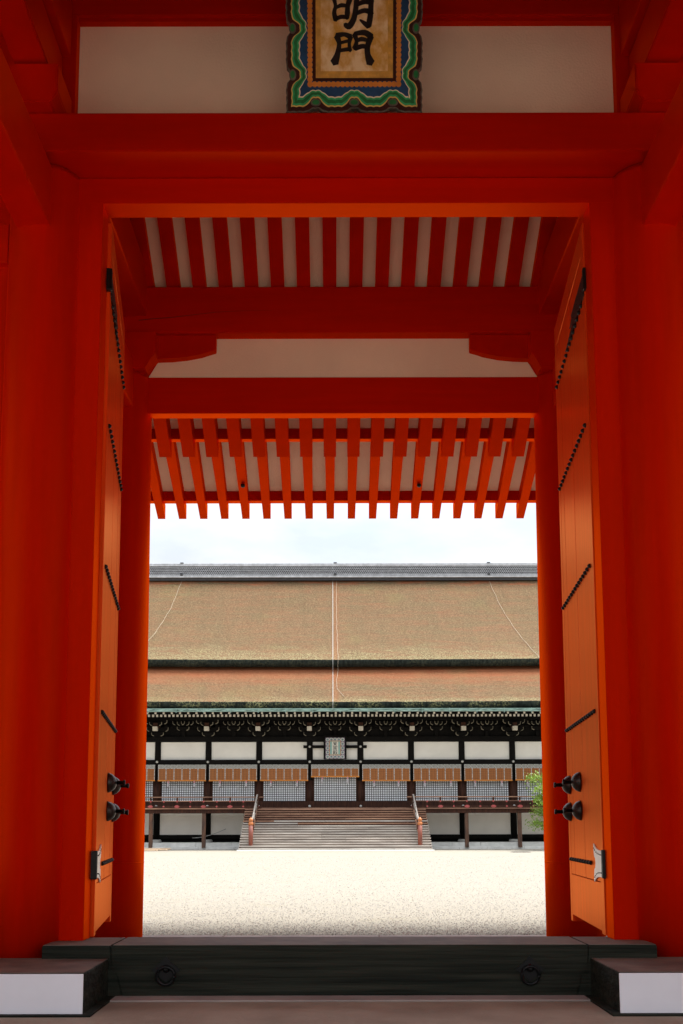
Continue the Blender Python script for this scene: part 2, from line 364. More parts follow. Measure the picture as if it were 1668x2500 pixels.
# ------------------------------------------------------------------ the gate
gate = thing('wooden_gate', 'large vermilion wooden gateway with white plaster panels framing the courtyard view', 'gate', (0, 7.05, PZ))
RY, MY, FY = 9.78, 7.05, 4.32
CXS = (2.20, 5.9, 9.6)
def column(x, y, top, r=.268, joint=False):
    prof = [(r * 1.01, 0), (r * 1.01, .9), (r, top * .55), (r * .965, top - .04), (r * .93, top)]
    c = link('column', lathe('column', prof, 'vermz', 40), gate, (x, y, PZ))
    if joint:
        link('repair_joint', lathe('repair_joint', [(r * 1.013, 0), (r * 1.013, .012)], 'verm', 40), c, (x, y, .80))
    return c
for x in CXS:
    for s in (-1, 1):
        column(s * x, MY, 5.80); column(s * x * (2.17 / 2.2 if x < 3 else 1), RY, 5.53, .27, x < 3); column(s * x, FY, 5.53)
# middle row: jambs, lintel, tie beams, plaster
for s in (-1, 1):
    a, b = sorted((s * 1.775, s * 1.985))
    box('jamb', a, b, 6.98, 7.16, .371, 5.66, 'vermz', gate, .006)
box('lintel', -1.983, 1.983, 6.982, 7.162, 5.655, 5.852, 'vermx', gate, .006)
box('top_beam', -10, 10, 6.685, 7.30, 5.855, 6.148, 'vermx', gate, .012)
box('plaster_panel', -2.0, 2.0, 7.05, 7.12, 6.148, 7.158, 'plaster', gate)
box('upper_beam', -10, 10, 6.98, 7.35, 7.158, 7.62, 'vermx', gate, .012)
box('panel_head_rail', -2.0, 2.0, 7.0, 7.05, 7.125, 7.158, 'verm', gate)
for s in (-1, 1):
    a, b = sorted((s * 2.002, s * 2.36)); box('panel_post', a, b, 6.97, 7.2, 6.15, 7.157, 'vermz', gate, .006)
    # stacked bearing block, bracket arm and upper depth beam over the middle column
    x = s * 2.22
    prism('bearing_block', [(x - .15, 6.152), (x + .15, 6.152), (x + .20, 6.24), (x + .20, 6.45), (x - .20, 6.45), (x - .20, 6.24)], 6.58, 6.96, 'Y', 'verm', gate, .01)
    a, b = sorted((s * 2.10, s * 2.34))
    prism('bracket_arm', [(4.6, 6.80), (4.6, 6.70), (4.9, 6.55), (5.4, 6.46), (6.965, 6.46), (6.965, 6.80)], a, b, 'X', 'verm', gate, .01)
    a, b = sorted((s * 2.04, s * 2.40))
    box('upper_depth_beam', a, b, 3.9, 6.97, 6.81, 7.24, 'verm', gate, .012)
    a, b = sorted((s * 2.105, s * 2.35)); box('tie_beam', a, b, FY + .2, 6.84, 5.37, 5.815, 'verm', gate, .012)
    a, b = sorted((s * 2.05, s * 2.33)); box('tie_beam', a, b, 7.25, RY - .2, 5.20, 5.67, 'verm', gate, .012)
    a, b = sorted((s * 1.945, s * 2.42)); box('upper_depth_beam', a, b, 7.36, 9.66, 6.17, 6.64, 'verm', gate, .012)
    # side bays: boarded wall between the middle columns
    for x0, x1 in ((2.46, 5.64), (6.16, 9.34)):
        n = 12
        for i in range(n):
            u0 = x0 + (x1 - x0) * i / n; u1 = x0 + (x1 - x0) * (i + 1) / n
            a, b = sorted((s * (u0 + .003), s * (u1 - .003)))
            box('wall_board', a, b, 7.05, 7.11 + .004 * (i % 2), .30, 5.2, 'vermz', gate)
        a, b = sorted((s * x0, s * x1)); box('wall_rail', a, b, 6.99, 7.16, 5.2, 5.50, 'vermx', gate, .008)
        box('wall_sill', a, b, 6.95, 7.2, PZ, .30, 'darkwood', gate, .008); box('wall_board', a, b, 7.04, 7.12, 5.5, 5.853, 'vermx', gate)
        box('wall_board', a, b, 7.05, 7.12, 6.15, 7.157, 'vermx', gate)
# gable walls closing the ends
for s in (-1, 1):
    for y0, y1 in ((FY, MY), (MY, RY)):
        a, b = sorted((s * 9.56, s * 9.64)); box('end_wall', a, b, y0 + .27, y1 - .27, PZ, 5.5, 'plaster', gate)

# floor-level sill blocks with white painted ends
for s in (-1, 1):
    a, b = sorted((s * 1.54, s * 2.95))
    bl = box('ground_sill_block', a, b, 6.045, 6.74, PZ, .287, 'darkwood', gate, .008)
    box('painted_end', a + .002, b - .002, 6.033, 6.0452, PZ + .004, .284, 'whitepaint', bl, .005)
    box('worn_top', a + .006, b - .006, 6.05, 6.735, .2866, .2905, 'blocktop', bl)
    # grout line round the block
    xs = s * 1.54; a2, b2 = sorted((xs, xs - s * .055)); box('grout', a2, b2, 6.00, 6.68, PZ, PZ + .014, 'darkwood', bl, .005)
    a3, b3 = sorted((s * 1.485, s * 2.95)); box('grout', a3, b3, 5.985, 6.03, PZ, PZ + .012, 'darkwood', bl, .004)
# threshold: removable middle piece keyed between two side pieces
th = prism('threshold', [(-1.445, PZ), (1.445, PZ), (1.475, .20), (1.522, .21), (1.525, .373), (-1.525, .373), (-1.522, .21), (-1.475, .20)], 6.682, 7.19, 'Y', 'darkwood', gate, .007)
box('worn_top', -1.515, 1.515, 6.695, 7.185, .3728, .3765, 'blocktop', th)
for s in (-1, 1):
    pts = [(s * 1.449, PZ), (s * 1.479, .20), (s * 1.526, .21), (s * 1.529, .371), (s * 1.97, .371), (s * 1.97, PZ)]
    sp = prism('threshold_side_piece', pts, 6.69, 7.19, 'Y', 'darkwood', gate, .006)
    a, b = sorted((s * 1.535, s * 1.965)); box('worn_top', a, b, 6.70, 7.185, .3708, .3742, 'blocktop', sp)
    # iron ring pull on a diamond plate
    rx = s * 1.16 - .01; rz = .222
    h = prism('ring_pull', [(rx + q * 1.18, rz + p * 1.18) for q, p in ((-.078, 0), (-.040, .030), (-.028, .040), (0, .072), (.028, .040), (.040, .030), (.078, 0), (.03, -.04), (0, -.066), (-.03, -.04))], 6.674, 6.682, 'Y', 'iron', gate)
    pts = [(rx + .056 * math.cos(t * math.pi / 12), 6.662 - .008 * math.sin(t * math.pi / 12), rz - .035 + .056 * math.sin(t * math.pi / 12)) for t in range(25)]
    tube('ring', pts, .010, 'iron', h, 8)
    link('ring_boss', lathe('ring_boss', [(.026, 0), (.022, -.014), (.008, -.022)], 'iron', 14, 'Y'), h, (rx, 6.674, rz + .008))

# ------------------------------------------------------------------ the two door leaves
stud_me = lathe('stud', [(.0175, 0), (.016, .010), (.011, .018), (.004, .022)], 'iron', 10, 'X')
dome_me = lathe('boss', [(.080, 0), (.077, .012), (.066, .035), (.045, .056), (.022, .066), (.018, .068)], 'bronze', 24, 'X')
pin_me = lathe('pin', [(.016, .062), (.016, .115), (.022, .116), (.022, .132), (.016, .135)], 'iron', 14, 'X')
nailh_me = lathe('plate_nail', [(.0055, 0), (.004, .004)], 'iron', 8, 'X')
DW = 1.66
def door(s, hx, ang):
    """local frame: +Y along the leaf from the hinge, +X out of the face that looks into the passage (mirrored by s)."""
    z0, z1 = .40, 5.62
    root = link('door', None, gate, (hx, 7.175, 0)); root.rotation_euler = (0, 0, R(ang))
    BASE[root.name] = Vector((0, 0, 0))
    if s < 0: root['label'] = 'left open door leaf'
    else: root['label'] = 'right open door leaf'
    fx = -s                         # direction of the visible face
    def lb(name, y0, y1, x0, x1, za, zb, m, bev=.004):   # x measured behind the face (0 = face)
        a, b = sorted((-fx * x0, -fx * x1))
        return box(name, a, b, y0, y1, za, zb, m, root, bev)
    lb('stile', 0, .13, 0, .085, z0 - .02, z1, 'door'); lb('stile', DW - .10, DW, 0, .085, z0 - .055, z1, 'door')
    ys = [.1305, .46, .80, 1.12, 1.36, DW - .1005]
    for i in range(5): lb('plank', ys[i] + .0012, ys[i + 1] - .0012, .002 + .0015 * (i % 2), .07, .74, z1 - .2, 'door', .0035)
    lb('rail', .131, DW - .101, .001, .08, z0, .737, 'door'); lb('rail', .131, DW - .101, .001, .08, z1 - .197, z1, 'door')
    def put(name, me, y, z, dx=0):
        o = bpy.data.objects.new(name, me); COL.objects.link(o); o.parent = root; o.location = (fx * dx, y, z)
        if fx < 0: o.rotation_euler = (0, 0, math.pi)
        return o
    for z in (5.03, 4.09, 3.02, 1.95):
        for i in range(15): put('stud', stud_me, .13 + i * (1.56 - .13) / 14, z)
    for i in range(9): put('stud', stud_me, .50 + i * 1.02 / 8, .862)
    for y in (.95, 1.50):
        for z in (1.482, 1.257): put('boss', dome_me, y, z); put('pin', pin_me, y, z)
    # ivory fan-shaped hinge plate, black hinge knuckle, nails
    def plate(name, outl, zc, m, dx, nails, thick=.008):
        bm = bmesh.new(); r = [[bm.verts.new((fx * (dx + d), y, z)) for y, z in outl] for d in (0, thick)]
        n = len(outl); bm.faces.new(r[0]); bm.faces.new(r[1])
        for i in range(n): bm.faces.new((r[0][i], r[1][i], r[1][(i + 1) % n], r[0][(i + 1) % n]))
        o = link(name, from_bm(name, bm, m), root, (0, 0, zc))
        for y, z in nails: put('plate_nail', nailh_me, y, zc + z, dx + thick)
        return o
    up = [(.0, .092), (.10, .092), (.20, .098), (.28, .112), (.35, .138), (.345, .09), (.325, .045), (.29, .035), (.27, 0)]
    plate('hinge_plate', up + [(y, -z) for y, z in up[-2::-1]], .868, 'hinge', 0, [(y, sg * (.062 + (y / .34) ** 3 * .05)) for sg in (-1, 1) for y in (.03, .08, .13, .18, .23, .285, .32)])
    upd = [(.0, .085), (.40, .085), (.62, .080), (.60, .05), (.72, .02), (.52, 0)]
    plate('hinge_strap', upd + [(y, -z) for y, z in ((.60, .02), (.98, .055), (.62, .085), (.0, .085))], 5.13, 'iron', 0, [(y, 0) for y in (.1, .3, .5)])
    for zc, hh in ((.868, .098), (5.16, .085)):
        a, b = sorted((-fx * .05, fx * .012)); box('hinge_knuckle', a, b, -.035, .012, zc - hh, zc + hh, 'iron', root, .006)
    return root
door(-1, -1.750, 8.2); door(1, 1.768, -5.0)

# ------------------------------------------------------------------ rear wall plane of the gate
box('head_beam', -9.6, 9.6, 9.68, 9.81, 5.192, 5.566, 'vermx', gate, .010)
box('plaster_panel', -9.6, 9.6, 9.735, 9.765, 5.560, 6.0, 'plaster', gate)
box('wall_plate', -11, 11, 9.60, 9.93, 5.992, 6.474, 'vermx', gate, .016)
box('front_wall_plate', -11, 11, 4.17, 4.50, 5.992, 6.474, 'vermx', gate, .016)
box('front_head_beam', -9.6, 9.6, 4.28, 4.41, 5.192, 5.566, 'vermx', gate, .010)
for s in (-1, 1):
    x = s * 2.17
    prism('bearing_block', [(x - .235, 5.575), (x + .235, 5.575), (x + .250, 5.62), (x + .29, 5.69), (x + .335, 5.735), (x + .335, 5.955), (x - .335, 5.955), (x - .335, 5.735), (x - .29, 5.69), (x - .25, 5.62)], 9.50, 9.72, 'Y', 'verm', gate, .008)
    pts = [(s * 1.26, 5.99), (s * 1.26, 5.835), (s * 1.40, 5.792), (s * 1.55, 5.762), (s * 1.70, 5.746), (s * 1.83, 5.742), (s * 2.3, 5.742), (s * 2.3, 5.99)]
    prism('bracket_arm', pts, 9.645, 9.733, 'Y', 'verm', gate, .006)
    # drying crack on the wall plate, left end only
SP = .260; SE = .272
def slope_box(name, w_, h, y0, z0, y1, z1, m, taper=1.0):
    """bar whose underside runs from (y0,z0) to (y1,z1); origin at its start."""
    v = [];
    for y, z, k in ((0, 0, 1), (y1 - y0, z1 - z0, taper)):
        for dx, dz in ((-w_ / 2 * k, 0), (w_ / 2 * k, 0), (w_ / 2 * k, h * (.9 if k < 1 else 1)), (-w_ / 2 * k, h * (.9 if k < 1 else 1))): v.append((dx, y, z + dz))
    return mesh(name, v, [(0, 1, 2, 3), (7, 6, 5, 4), (0, 4, 5, 1), (1, 5, 6, 2), (2, 6, 7, 3), (3, 7, 4, 0)], m)
# inner rafters (rear slope and front slope)
ra = slope_box('rafter', .132, .16, 7.06, 8.02, 9.90, 6.32, 'verm')
for k in range(-11, 11): link('rafter', ra, gate, ((k + .5) * SP, 7.06, 8.02))
rf = slope_box('front_rafter', .132, .16, 7.04, 8.02, 1.6, 5.0, 'verm')
for k in range(-11, 11): link('front_rafter', rf, gate, ((k + .5) * SP, 7.04, 8.02))
# eaves: base rafters, eave beam, flying rafters, edge beam
rb = slope_box('eave_rafter', .142, .30, 9.94, 6.30, 11.42, 5.40, 'verm')
fr = slope_box('flying_rafter', .125, .20, 11.47, 5.696, 12.82, 5.098, 'verm', .76)
for k in range(-13, 13):
    x = (k + .5) * SE
    link('eave_rafter', rb, gate, (x, 9.94, 6.30))
    f_ = link('flying_rafter', fr, gate, (x, 11.47, 5.696))
    if k in (-5, 3):
        link('rafter_knob', lathe('rafter_knob', [(.022, 0), (.028, -.012), (.026, -.03), (.012, -.042)], 'iron', 14), f_, (x + .01, 12.22, 5.352))
box('eave_beam', -11, 11, 11.365, 11.46, 5.595, 5.90, 'verm', gate, .006)
box('edge_beam', -11, 11, 12.585, 12.70, 5.262, 5.43, 'verm', gate, .006)
# soffit boards (plastered) seen between the rafters
def sheet(name, y0, z0, y1, z1, t, m, hw=11):
    return prism(name, [(y0, z0), (y1, z1), (y1, z1 + t), (y0, z0 + t)], -hw, hw, 'X', m, gate)
sheet('plaster_soffit', 7.05, 8.125, 9.93, 6.405, .03, 'plaster'); sheet('plaster_soffit', 7.05, 8.125, 1.6, 5.11, .03, 'plaster')
sheet('plaster_soffit', 9.935, 6.585, 11.36, 5.72, .03, 'plaster'); sheet('plaster_soffit', 11.465, 5.885, 12.58, 5.388, .03, 'plaster')
# roof body above
prism('roof', [(1.2, 5.25), (1.2, 5.55), (4.5, 7.6), (6.7, 9.4), (7.4, 9.4), (9.6, 7.7), (12.95, 5.86), (12.95, 5.46), (12.6, 5.45), (11.5, 5.95), (9.93, 6.70), (7.05, 8.20)], -11.6, 11.6, 'X', 'ridged', gate)
# drying crack in the wall plate
cr_pts = [(-2.02, 6.12), (-1.9, 6.135), (-1.7, 6.15), (-1.5, 6.175), (-1.25, 6.205), (-1.0, 6.218), (-.7, 6.222)]
bm = bmesh.new(); up = [bm.verts.new((x, 0, z - 6.16 + .0035 * (1 - i / 7))) for i, (x, z) in enumerate(cr_pts)]; dn = [bm.verts.new((x, 0, z - 6.16 - .004 * (1 - i / 7))) for i, (x, z) in enumerate(cr_pts)]
for i in range(6): bm.faces.new((up[i], up[i + 1], dn[i + 1], dn[i]))
link('crack', from_bm('crack', bm, 'ink'), gate, (0, 9.5975, 6.16))

# ------------------------------------------------------------------ name plaque over the passage
PW = .488                                # half width
U = PW / 611.0                           # traced unit -> metres
pl = thing('name_plaque', 'carved green and blue framed gold plaque with black characters above the passage', 'plaque', (.055, 6.70, 6.15))
TILT = R(-11)                            # leans forward
PH = 1835
def ploc(x, y, d): return (x * U, -d, y * U)     # local: x right, y up (units), d towards viewer
def pmesh(name, polys, d0, d1, m, parent=None):
    bm = bmesh.new()
    for pts in polys:
        r = [[bm.verts.new(ploc(x, y, d)) for x, y in pts] for d in (d0, d1)]
        n = len(pts)
        for tri in tessellate_polygon([[Vector((x, y, 0)) for x, y in pts]]):
            try: bm.faces.new([r[1][i] for i in tri])
            except ValueError: pass
        for i in range(n): bm.faces.new((r[0][i], r[0][(i + 1) % n], r[1][(i + 1) % n], r[1][i]))
    o = link(name, from_bm(name, bm, m), None); o.parent = parent or pl; o.location = (0, 0, 0)
    if parent is None: o.rotation_euler = (TILT * -1, 0, 0)
    return o
def bump_(d, wd): return math.exp(-(abs(d) / wd) ** 3)
KN_V = [325, 720, 1115, 1510]            # knots up the sides
KN_H = [-341, 0, 341]                    # knots along bottom and top
def outline(inset, depth, wd, scal, sc_n=8):
    """closed wavy frame outline: inset from the outer rectangle, indented round each knot."""
    pts = []
    hw = 611 - inset; y0, y1 = inset, PH - inset
    def side(t, knots, per):
        b = sum(bump_(t - k, wd) for k in knots)
        return depth * b + scal * abs(math.sin(t / per * math.pi))
    n = 90
    for i in range(n): x = -hw + 2 * hw * i / n; pts.append((x, y0 + side(x, KN_H, 57)))
    for i in range(n * 3 // 2): y = y0 + (y1 - y0) * i / (n * 1.5); pts.append((hw - side(y, KN_V, 66), y))
    for i in range(n): x = hw - 2 * hw * i / n; pts.append((x, y1 - side(x, KN_H, 57)))
    for i in range(n * 3 // 2): y = y1 - (y1 - y0) * i / (n * 1.5); pts.append((-hw + side(y, KN_V, 66), y))
    return pts
pmesh('frame_rim', [outline(4, 36, 62, 7)], -.045, .0, 'p_grey')
pmesh('frame_board', [outline(16, 34, 62, 7)], -.04, .004, 'p_maroon')
pmesh('yellow_line', [outline(50, 76, 66, 7)], 0, .008, 'p_yellow')
pmesh('light_green_band', [outline(60, 76, 68, 7)], 0, .011, 'p_lgreen')
pmesh('green_band', [outline(76, 74, 72, 7)], 0, .014, 'p_green')
pmesh('light_green_band', [outline(102, 66, 84, 8)], 0, .0165, 'p_lgreen')
pmesh('cream_line', [outline(116, 62, 88, 9)], 0, .0185, 'p_white')
pmesh('blue_ground', [outline(127, 58, 90, 8)], 0, .0205, 'p_blue')
for y in KN_V[:3]:
    for s in (-1, 1):
        c = [(s * 545 + 20 * math.cos(a * math.pi / 8), y + 32 * math.sin(a * math.pi / 8)) for a in range(16)]
        r_ = [(s * 545 + 32 * math.cos(a * math.pi / 8), y + 46 * math.sin(a * math.pi / 8)) for a in range(16)]
        k = pmesh('knot', [r_], 0, .0105, 'p_grey'); pmesh('knot_eye', [c], 0, .014, 'p_green', k)
for x in KN_H:
    c = [(x + 32 * math.cos(a * math.pi / 8), 88 + 20 * math.sin(a * math.pi / 8)) for a in range(16)]
    r_ = [(x + 46 * math.cos(a * math.pi / 8), 90 + 32 * math.sin(a * math.pi / 8)) for a in range(16)]
    k = pmesh('knot', [r_], 0, .0105, 'p_grey'); pmesh('knot_eye', [c], 0, .014, 'p_green', k)
def rect(x0, x1, y0, y1): return [(x0, y0), (x1, y0), (x1, y1), (x0, y1)]
TOPI = PH - 285
pmesh('inner_frame', [rect(-368, 368, 262, TOPI + 22)], 0, .024, 'p_maroon')
beads = []
def bead(x, y): beads.append([(x + 24 * math.cos(a * math.pi / 5), y + 24 * math.sin(a * math.pi / 5)) for a in range(10)])
for i in range(20): bead(-391 + 782 * i / 19, 234); bead(-391 + 782 * i / 19, TOPI + 50)
for i in range(1, 33): bead(-391, 234 + (TOPI - 184) * i / 33); bead(391, 234 + (TOPI - 184) * i / 33)
stuff(pmesh('bead_border', beads, .015, .027, 'p_orange'))
pmesh('gold_border', [rect(-340, 340, 287, TOPI)], 0, .028, 'p_golde')
pmesh('gold_field', [rect(-296, 294, 342, TOPI - 55)], 0, .031, 'p_gold')
def stroke(pts, ws):
    """variable-width brush stroke as one polygon; pts in traced pixels."""
    P_ = [Vector((x - 789, 1000 - y)) for x, y in pts]; Lf = []; Rt = []
    n = len(P_); fine = []; ws = [q * 1.14 for q in ws]
    for i in range(n - 1):
        for k in range(4):
            t = k / 4; p0 = P_[max(i - 1, 0)]; p1 = P_[i]; p2 = P_[i + 1]; p3 = P_[min(i + 2, n - 1)]
            q = .5 * ((2 * p1) + (p2 - p0) * t + (2 * p0 - 5 * p1 + 4 * p2 - p3) * t * t + (3 * p1 - p0 - 3 * p2 + p3) * t ** 3)
            fine.append((q, ws[i] * (1 - t) + ws[i + 1] * t))
    fine.append((P_[-1], ws[-1]))
    for i, (p, w_) in enumerate(fine):
        d = (fine[min(i + 1, len(fine) - 1)][0] - fine[max(i - 1, 0)][0]).normalized(); nn = Vector((-d.y, d.x))
        Lf.append(p + nn * w_ / 2); Rt.append(p - nn * w_ / 2)
    e0 = fine[0][0] - (fine[1][0] - fine[0][0]).normalized() * ws[0] * .35; e1 = fine[-1][0] + (fine[-1][0] - fine[-2][0]).normalized() * ws[-1] * .35
    return [tuple(e0)] + [tuple(p) for p in Lf] + [tuple(e1)] + [tuple(p) for p in Rt[::-1]]
G1 = [([(608, 45), (624, 110), (612, 170), (628, 228)], [34, 26, 34, 42]), ([(604, 48), (655, 40), (700, 22), (752, 42)], [22, 26, 40, 48]),
      ([(752, 45), (732, 110), (728, 170), (724, 215)], [46, 36, 42, 34]), ([(632, 124), (675, 106), (725, 112)], [22, 30, 24]), ([(625, 222), (670, 203), (728, 205)], [30, 30, 30]),
      ([(806, -70), (810, 30), (802, 130), (782, 225), (742, 282), (704, 266)], [48, 42, 40, 44, 48, 30]), ([(948, -25), (936, 90), (930, 190), (914, 280)], [52, 40, 44, 44]),
      ([(914, 284), (876, 256), (838, 228)], [40, 32, 12]), ([(805, -8), (870, 2), (945, -25)], [30, 32, 50]), ([(815, 100), (880, 76), (935, 88)], [30, 36, 30]), ([(812, 172), (880, 150), (944, 170)], [30, 34, 44])]
G2 = [([(636, 366), (656, 430), (640, 520), (614, 588)], [50, 34, 44, 68]), ([(634, 362), (700, 350), (756, 372)], [44, 30, 44]), ([(756, 372), (744, 430), (752, 488)], [40, 26, 32]),
      ([(655, 424), (742, 404)], [22, 24]), ([(652, 488), (745, 474)], [26, 30]), ([(792, 350), (808, 410), (792, 468)], [42, 28, 42]), ([(790, 345), (880, 336), (938, 372)], [28, 42, 50]),
      ([(936, 368), (906, 450), (906, 520), (932, 590)], [46, 42, 44, 68]), ([(805, 410), (850, 390), (908, 402)], [22, 34, 24]), ([(795, 470), (860, 450), (910, 462)], [36, 34, 30])]
pmesh('character', [stroke(*s) for s in G1], .028, .0345, 'ink')
pmesh('character', [stroke(*s) for s in G2], .028, .0345, 'ink')

# ================================================================== the hall
HY = 64.6
GZ = .10                                   # top of the apron under the hall
hall = thing('palace_hall', 'dark timbered palace hall with broad bark-thatched roof across the gravel court', 'hall', (0, HY, 0))
XS = [1.6 + 3.2 * k for k in range(-6, 5 + 1)]
XL, XR = XS[0] - .3, XS[-1] + .3
box('stone_base', XL - 2, XR + 2, 63.2, 66.5, -.1, .38, 'stone', hall, .02)
kx = XL - 2.5
while kx < XR + 2.5:
    wd = random.uniform(1.6, 2.3); box('base_stone', kx + .006, kx + wd - .006, 62.95, 63.195, -.1, .40, 'stone', hall, .015)
    box('base_step_stone', kx + .3 + .006, kx + .3 + wd - .006, 62.2, 62.94, -.1, .16, 'stone', hall, .015); kx += wd
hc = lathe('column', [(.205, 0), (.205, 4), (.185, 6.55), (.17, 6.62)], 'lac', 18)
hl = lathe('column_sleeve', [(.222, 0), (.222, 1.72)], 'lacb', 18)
pad = lathe('column_pad', [(.33, 0), (.33, .12), (.27, .2)], 'stone', 18)
nail = lathe('nail_cover', [(.085, 0), (.075, -.03), (.03, -.045)], 'nail', 12, 'Y')
for x in XS:
    c = link('column', hc, hall, (x, HY, .58)); link('column_sleeve', hl, c, (x, HY, 2.52)); link('column_pad', pad, c, (x, HY, .38))
    link('nail_cover', nail, hall, (x, HY - .30, 5.415)); link('nail_cover', nail, hall, (x, HY - .30, 2.64))
for i in range(len(XS) - 1):
    a, b = XS[i] + .15, XS[i + 1] - .15
    box('plaster_panel', a, b, HY + .02, HY + .08, 5.55, 6.70, 'hplaster', hall)
    box('plaster_panel', a, b, HY + .02, HY + .08, .86, 2.2, 'hplaster', hall)
    p = box('lattice_panel', a + .05, b - .05, HY + .06, HY + .10, 2.95, 5.2, 'paper', hall)
    bm = bmesh.new(); n = 20; pit = .1395; x0 = (a + b) / 2 - pit * (n - 1) / 2; zc = 4.07
    for k in range(n): add_box(bm, x0 + k * pit - .0155 - (a + b) / 2, x0 + k * pit + .0155 - (a + b) / 2, -.03, 0, 2.96 - zc, 5.18 - zc)
    for k in range(17): add_box(bm, x0 - (a + b) / 2, x0 + pit * (n - 1) - (a + b) / 2, -.026, -.001, 2.97 + k * pit - .0155 - zc, 2.97 + k * pit + .0155 - zc)
    stuff(link('lattice_grid', from_bm('lattice_grid', bm, 'bar'), p, ((a + b) / 2, HY + .055, zc)))
    for sx in (a, b - .14): box('lattice_stile', sx, sx + .14, HY + .01, HY + .056, 2.95, 5.2, 'lacb', p)
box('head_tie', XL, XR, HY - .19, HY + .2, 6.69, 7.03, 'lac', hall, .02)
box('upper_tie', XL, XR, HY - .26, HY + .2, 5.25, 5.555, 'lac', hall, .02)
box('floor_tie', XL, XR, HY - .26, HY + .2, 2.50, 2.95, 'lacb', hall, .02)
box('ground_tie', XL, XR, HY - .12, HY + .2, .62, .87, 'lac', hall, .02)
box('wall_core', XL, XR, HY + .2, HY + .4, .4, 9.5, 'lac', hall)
# ------- bracket zone
box('bracket_wall', XL, XR, HY + .05, HY + .19, 7.03, 9.3, 'lac', hall)
for y, z in ((HY - .75, 8.02), (HY - 1.5, 8.16)): box('purlin', XL - 2, XR + 2, y - .10, y + .10, z, z + .2, 'lac', hall, .01)
box('bracket_tie', XL, XR, HY - .06, HY + .04, 7.62, 7.76, 'lac', hall, .01)
def arm_mesh(name, L_, h, m='lac'):
    pts = [(-L_, h / 2), (-L_, 0), (-L_ + .05, -h * .3), (-L_ + .16, -h / 2), (L_ - .16, -h / 2), (L_ - .05, -h * .3), (L_, 0), (L_, h / 2)]
    bm = bmesh.new(); r = [[bm.verts.new((x, y, z)) for x, z in pts] for y in (-.08, .08)]
    bm.faces.new(r[0]); bm.faces.new(r[1][::-1])
    for i in range(8): bm.faces.new((r[0][i], r[1][i], r[1][(i + 1) % 8], r[0][(i + 1) % 8]))
    return from_bm(name, bm, m)
def cap_mesh(name, L_, h, t=.022):
    """white painted band on the curved end of a bracket arm, both ends."""
    bm = bmesh.new()
    for s in (-1, 1):
        o_ = [(s * L_, h / 2), (s * L_, 0), (s * (L_ - .05), -h * .3), (s * (L_ - .16), -h / 2)]
        i_ = [(s * (L_ - t), h / 2), (s * (L_ - t), .01), (s * (L_ - .05 - t * .8), -h * .3 + .025), (s * (L_ - .16 - t * .3), -h / 2 + .03)]
        f_ = [[bm.verts.new((x, -.084, z)) for x, z in q] for q in (o_, i_)]; bk = [bm.verts.new((x * 1.002, .08, z)) for x, z in o_]
        for k in range(3): bm.faces.new((f_[0][k], f_[0][k + 1], f_[1][k + 1], f_[1][k])); bm.faces.new((f_[0][k], f_[0][k + 1], bk[k + 1], bk[k]))
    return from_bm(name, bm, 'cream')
A1, C1 = arm_mesh('bracket_arm', .68, .26), cap_mesh('painted_arm_end', .68, .26)
A2, C2 = arm_mesh('bracket_arm', .38, .24), cap_mesh('painted_arm_end', .38, .24)
BLK = box_mesh('bearing_block', .24, .22, .14, 'lac', .02)
dai = prism('tmp', [(-.19, 0), (.19, 0), (.27, .12), (.27, .26), (-.27, .26), (-.27, .12)], -.2, .2, 'Y', 'lac').data
bpy.data.objects.remove(bpy.data.objects['tmp'])
nose = box_mesh('beam_nose', .30, .30, .27, 'bwhite', .015)
neck = box_mesh('nose_neck', .27, 1.4, .24, 'lacb', .01)
for x in XS:
    b_ = link('bracket_set', dai, hall, (x, HY - .12, 7.16))
    link('painted_arm_end', C2, b_, (x, HY - .26, 7.16)); link('bracket_arm', A2, b_, (x, HY - .255, 7.16))
    link('bracket_arm', A1, b_, (x, HY - .30, 7.46)); link('painted_arm_end', C1, b_, (x, HY - .30, 7.46))
    link('beam_nose', nose, b_, (x, HY - 1.15, 7.43)); link('nose_neck', neck, b_, (x, HY - .5, 7.68))
    link('bracket_arm', A1, b_, (x, HY - .80, 7.88)); link('painted_arm_end', C1, b_, (x, HY - .80, 7.88))
    link('bracket_arm', A2, b_, (x, HY - 1.02, 7.74)); link('painted_arm_end', C2, b_, (x, HY - 1.02, 7.74))
    for dx in (-.56, 0, .56): link('bearing_block', BLK, b_, (x + dx, HY - .32, 7.66))
for i in range(len(XS) - 1):
    x = (XS[i] + XS[i + 1]) / 2
    b_ = box('bracket_strut', x - .10, x + .10, HY - .12, HY + .04, 7.05, 7.42, 'lac', hall, .02)
    for L_, z, A_, C_ in ((.38, 7.52, A2, C2), (.68, 7.84, A1, C1)):
        if A_ is A1: A_, C_ = A2, C2
        link('bracket_arm', A_, b_, (x, HY - .22, z)); link('painted_arm_end', C_, b_, (x, HY - .22, z))
    for dx in (-.3, .3): link('painted_arm_end', C2, b_, (x + dx * .9, HY - .3, 7.86))
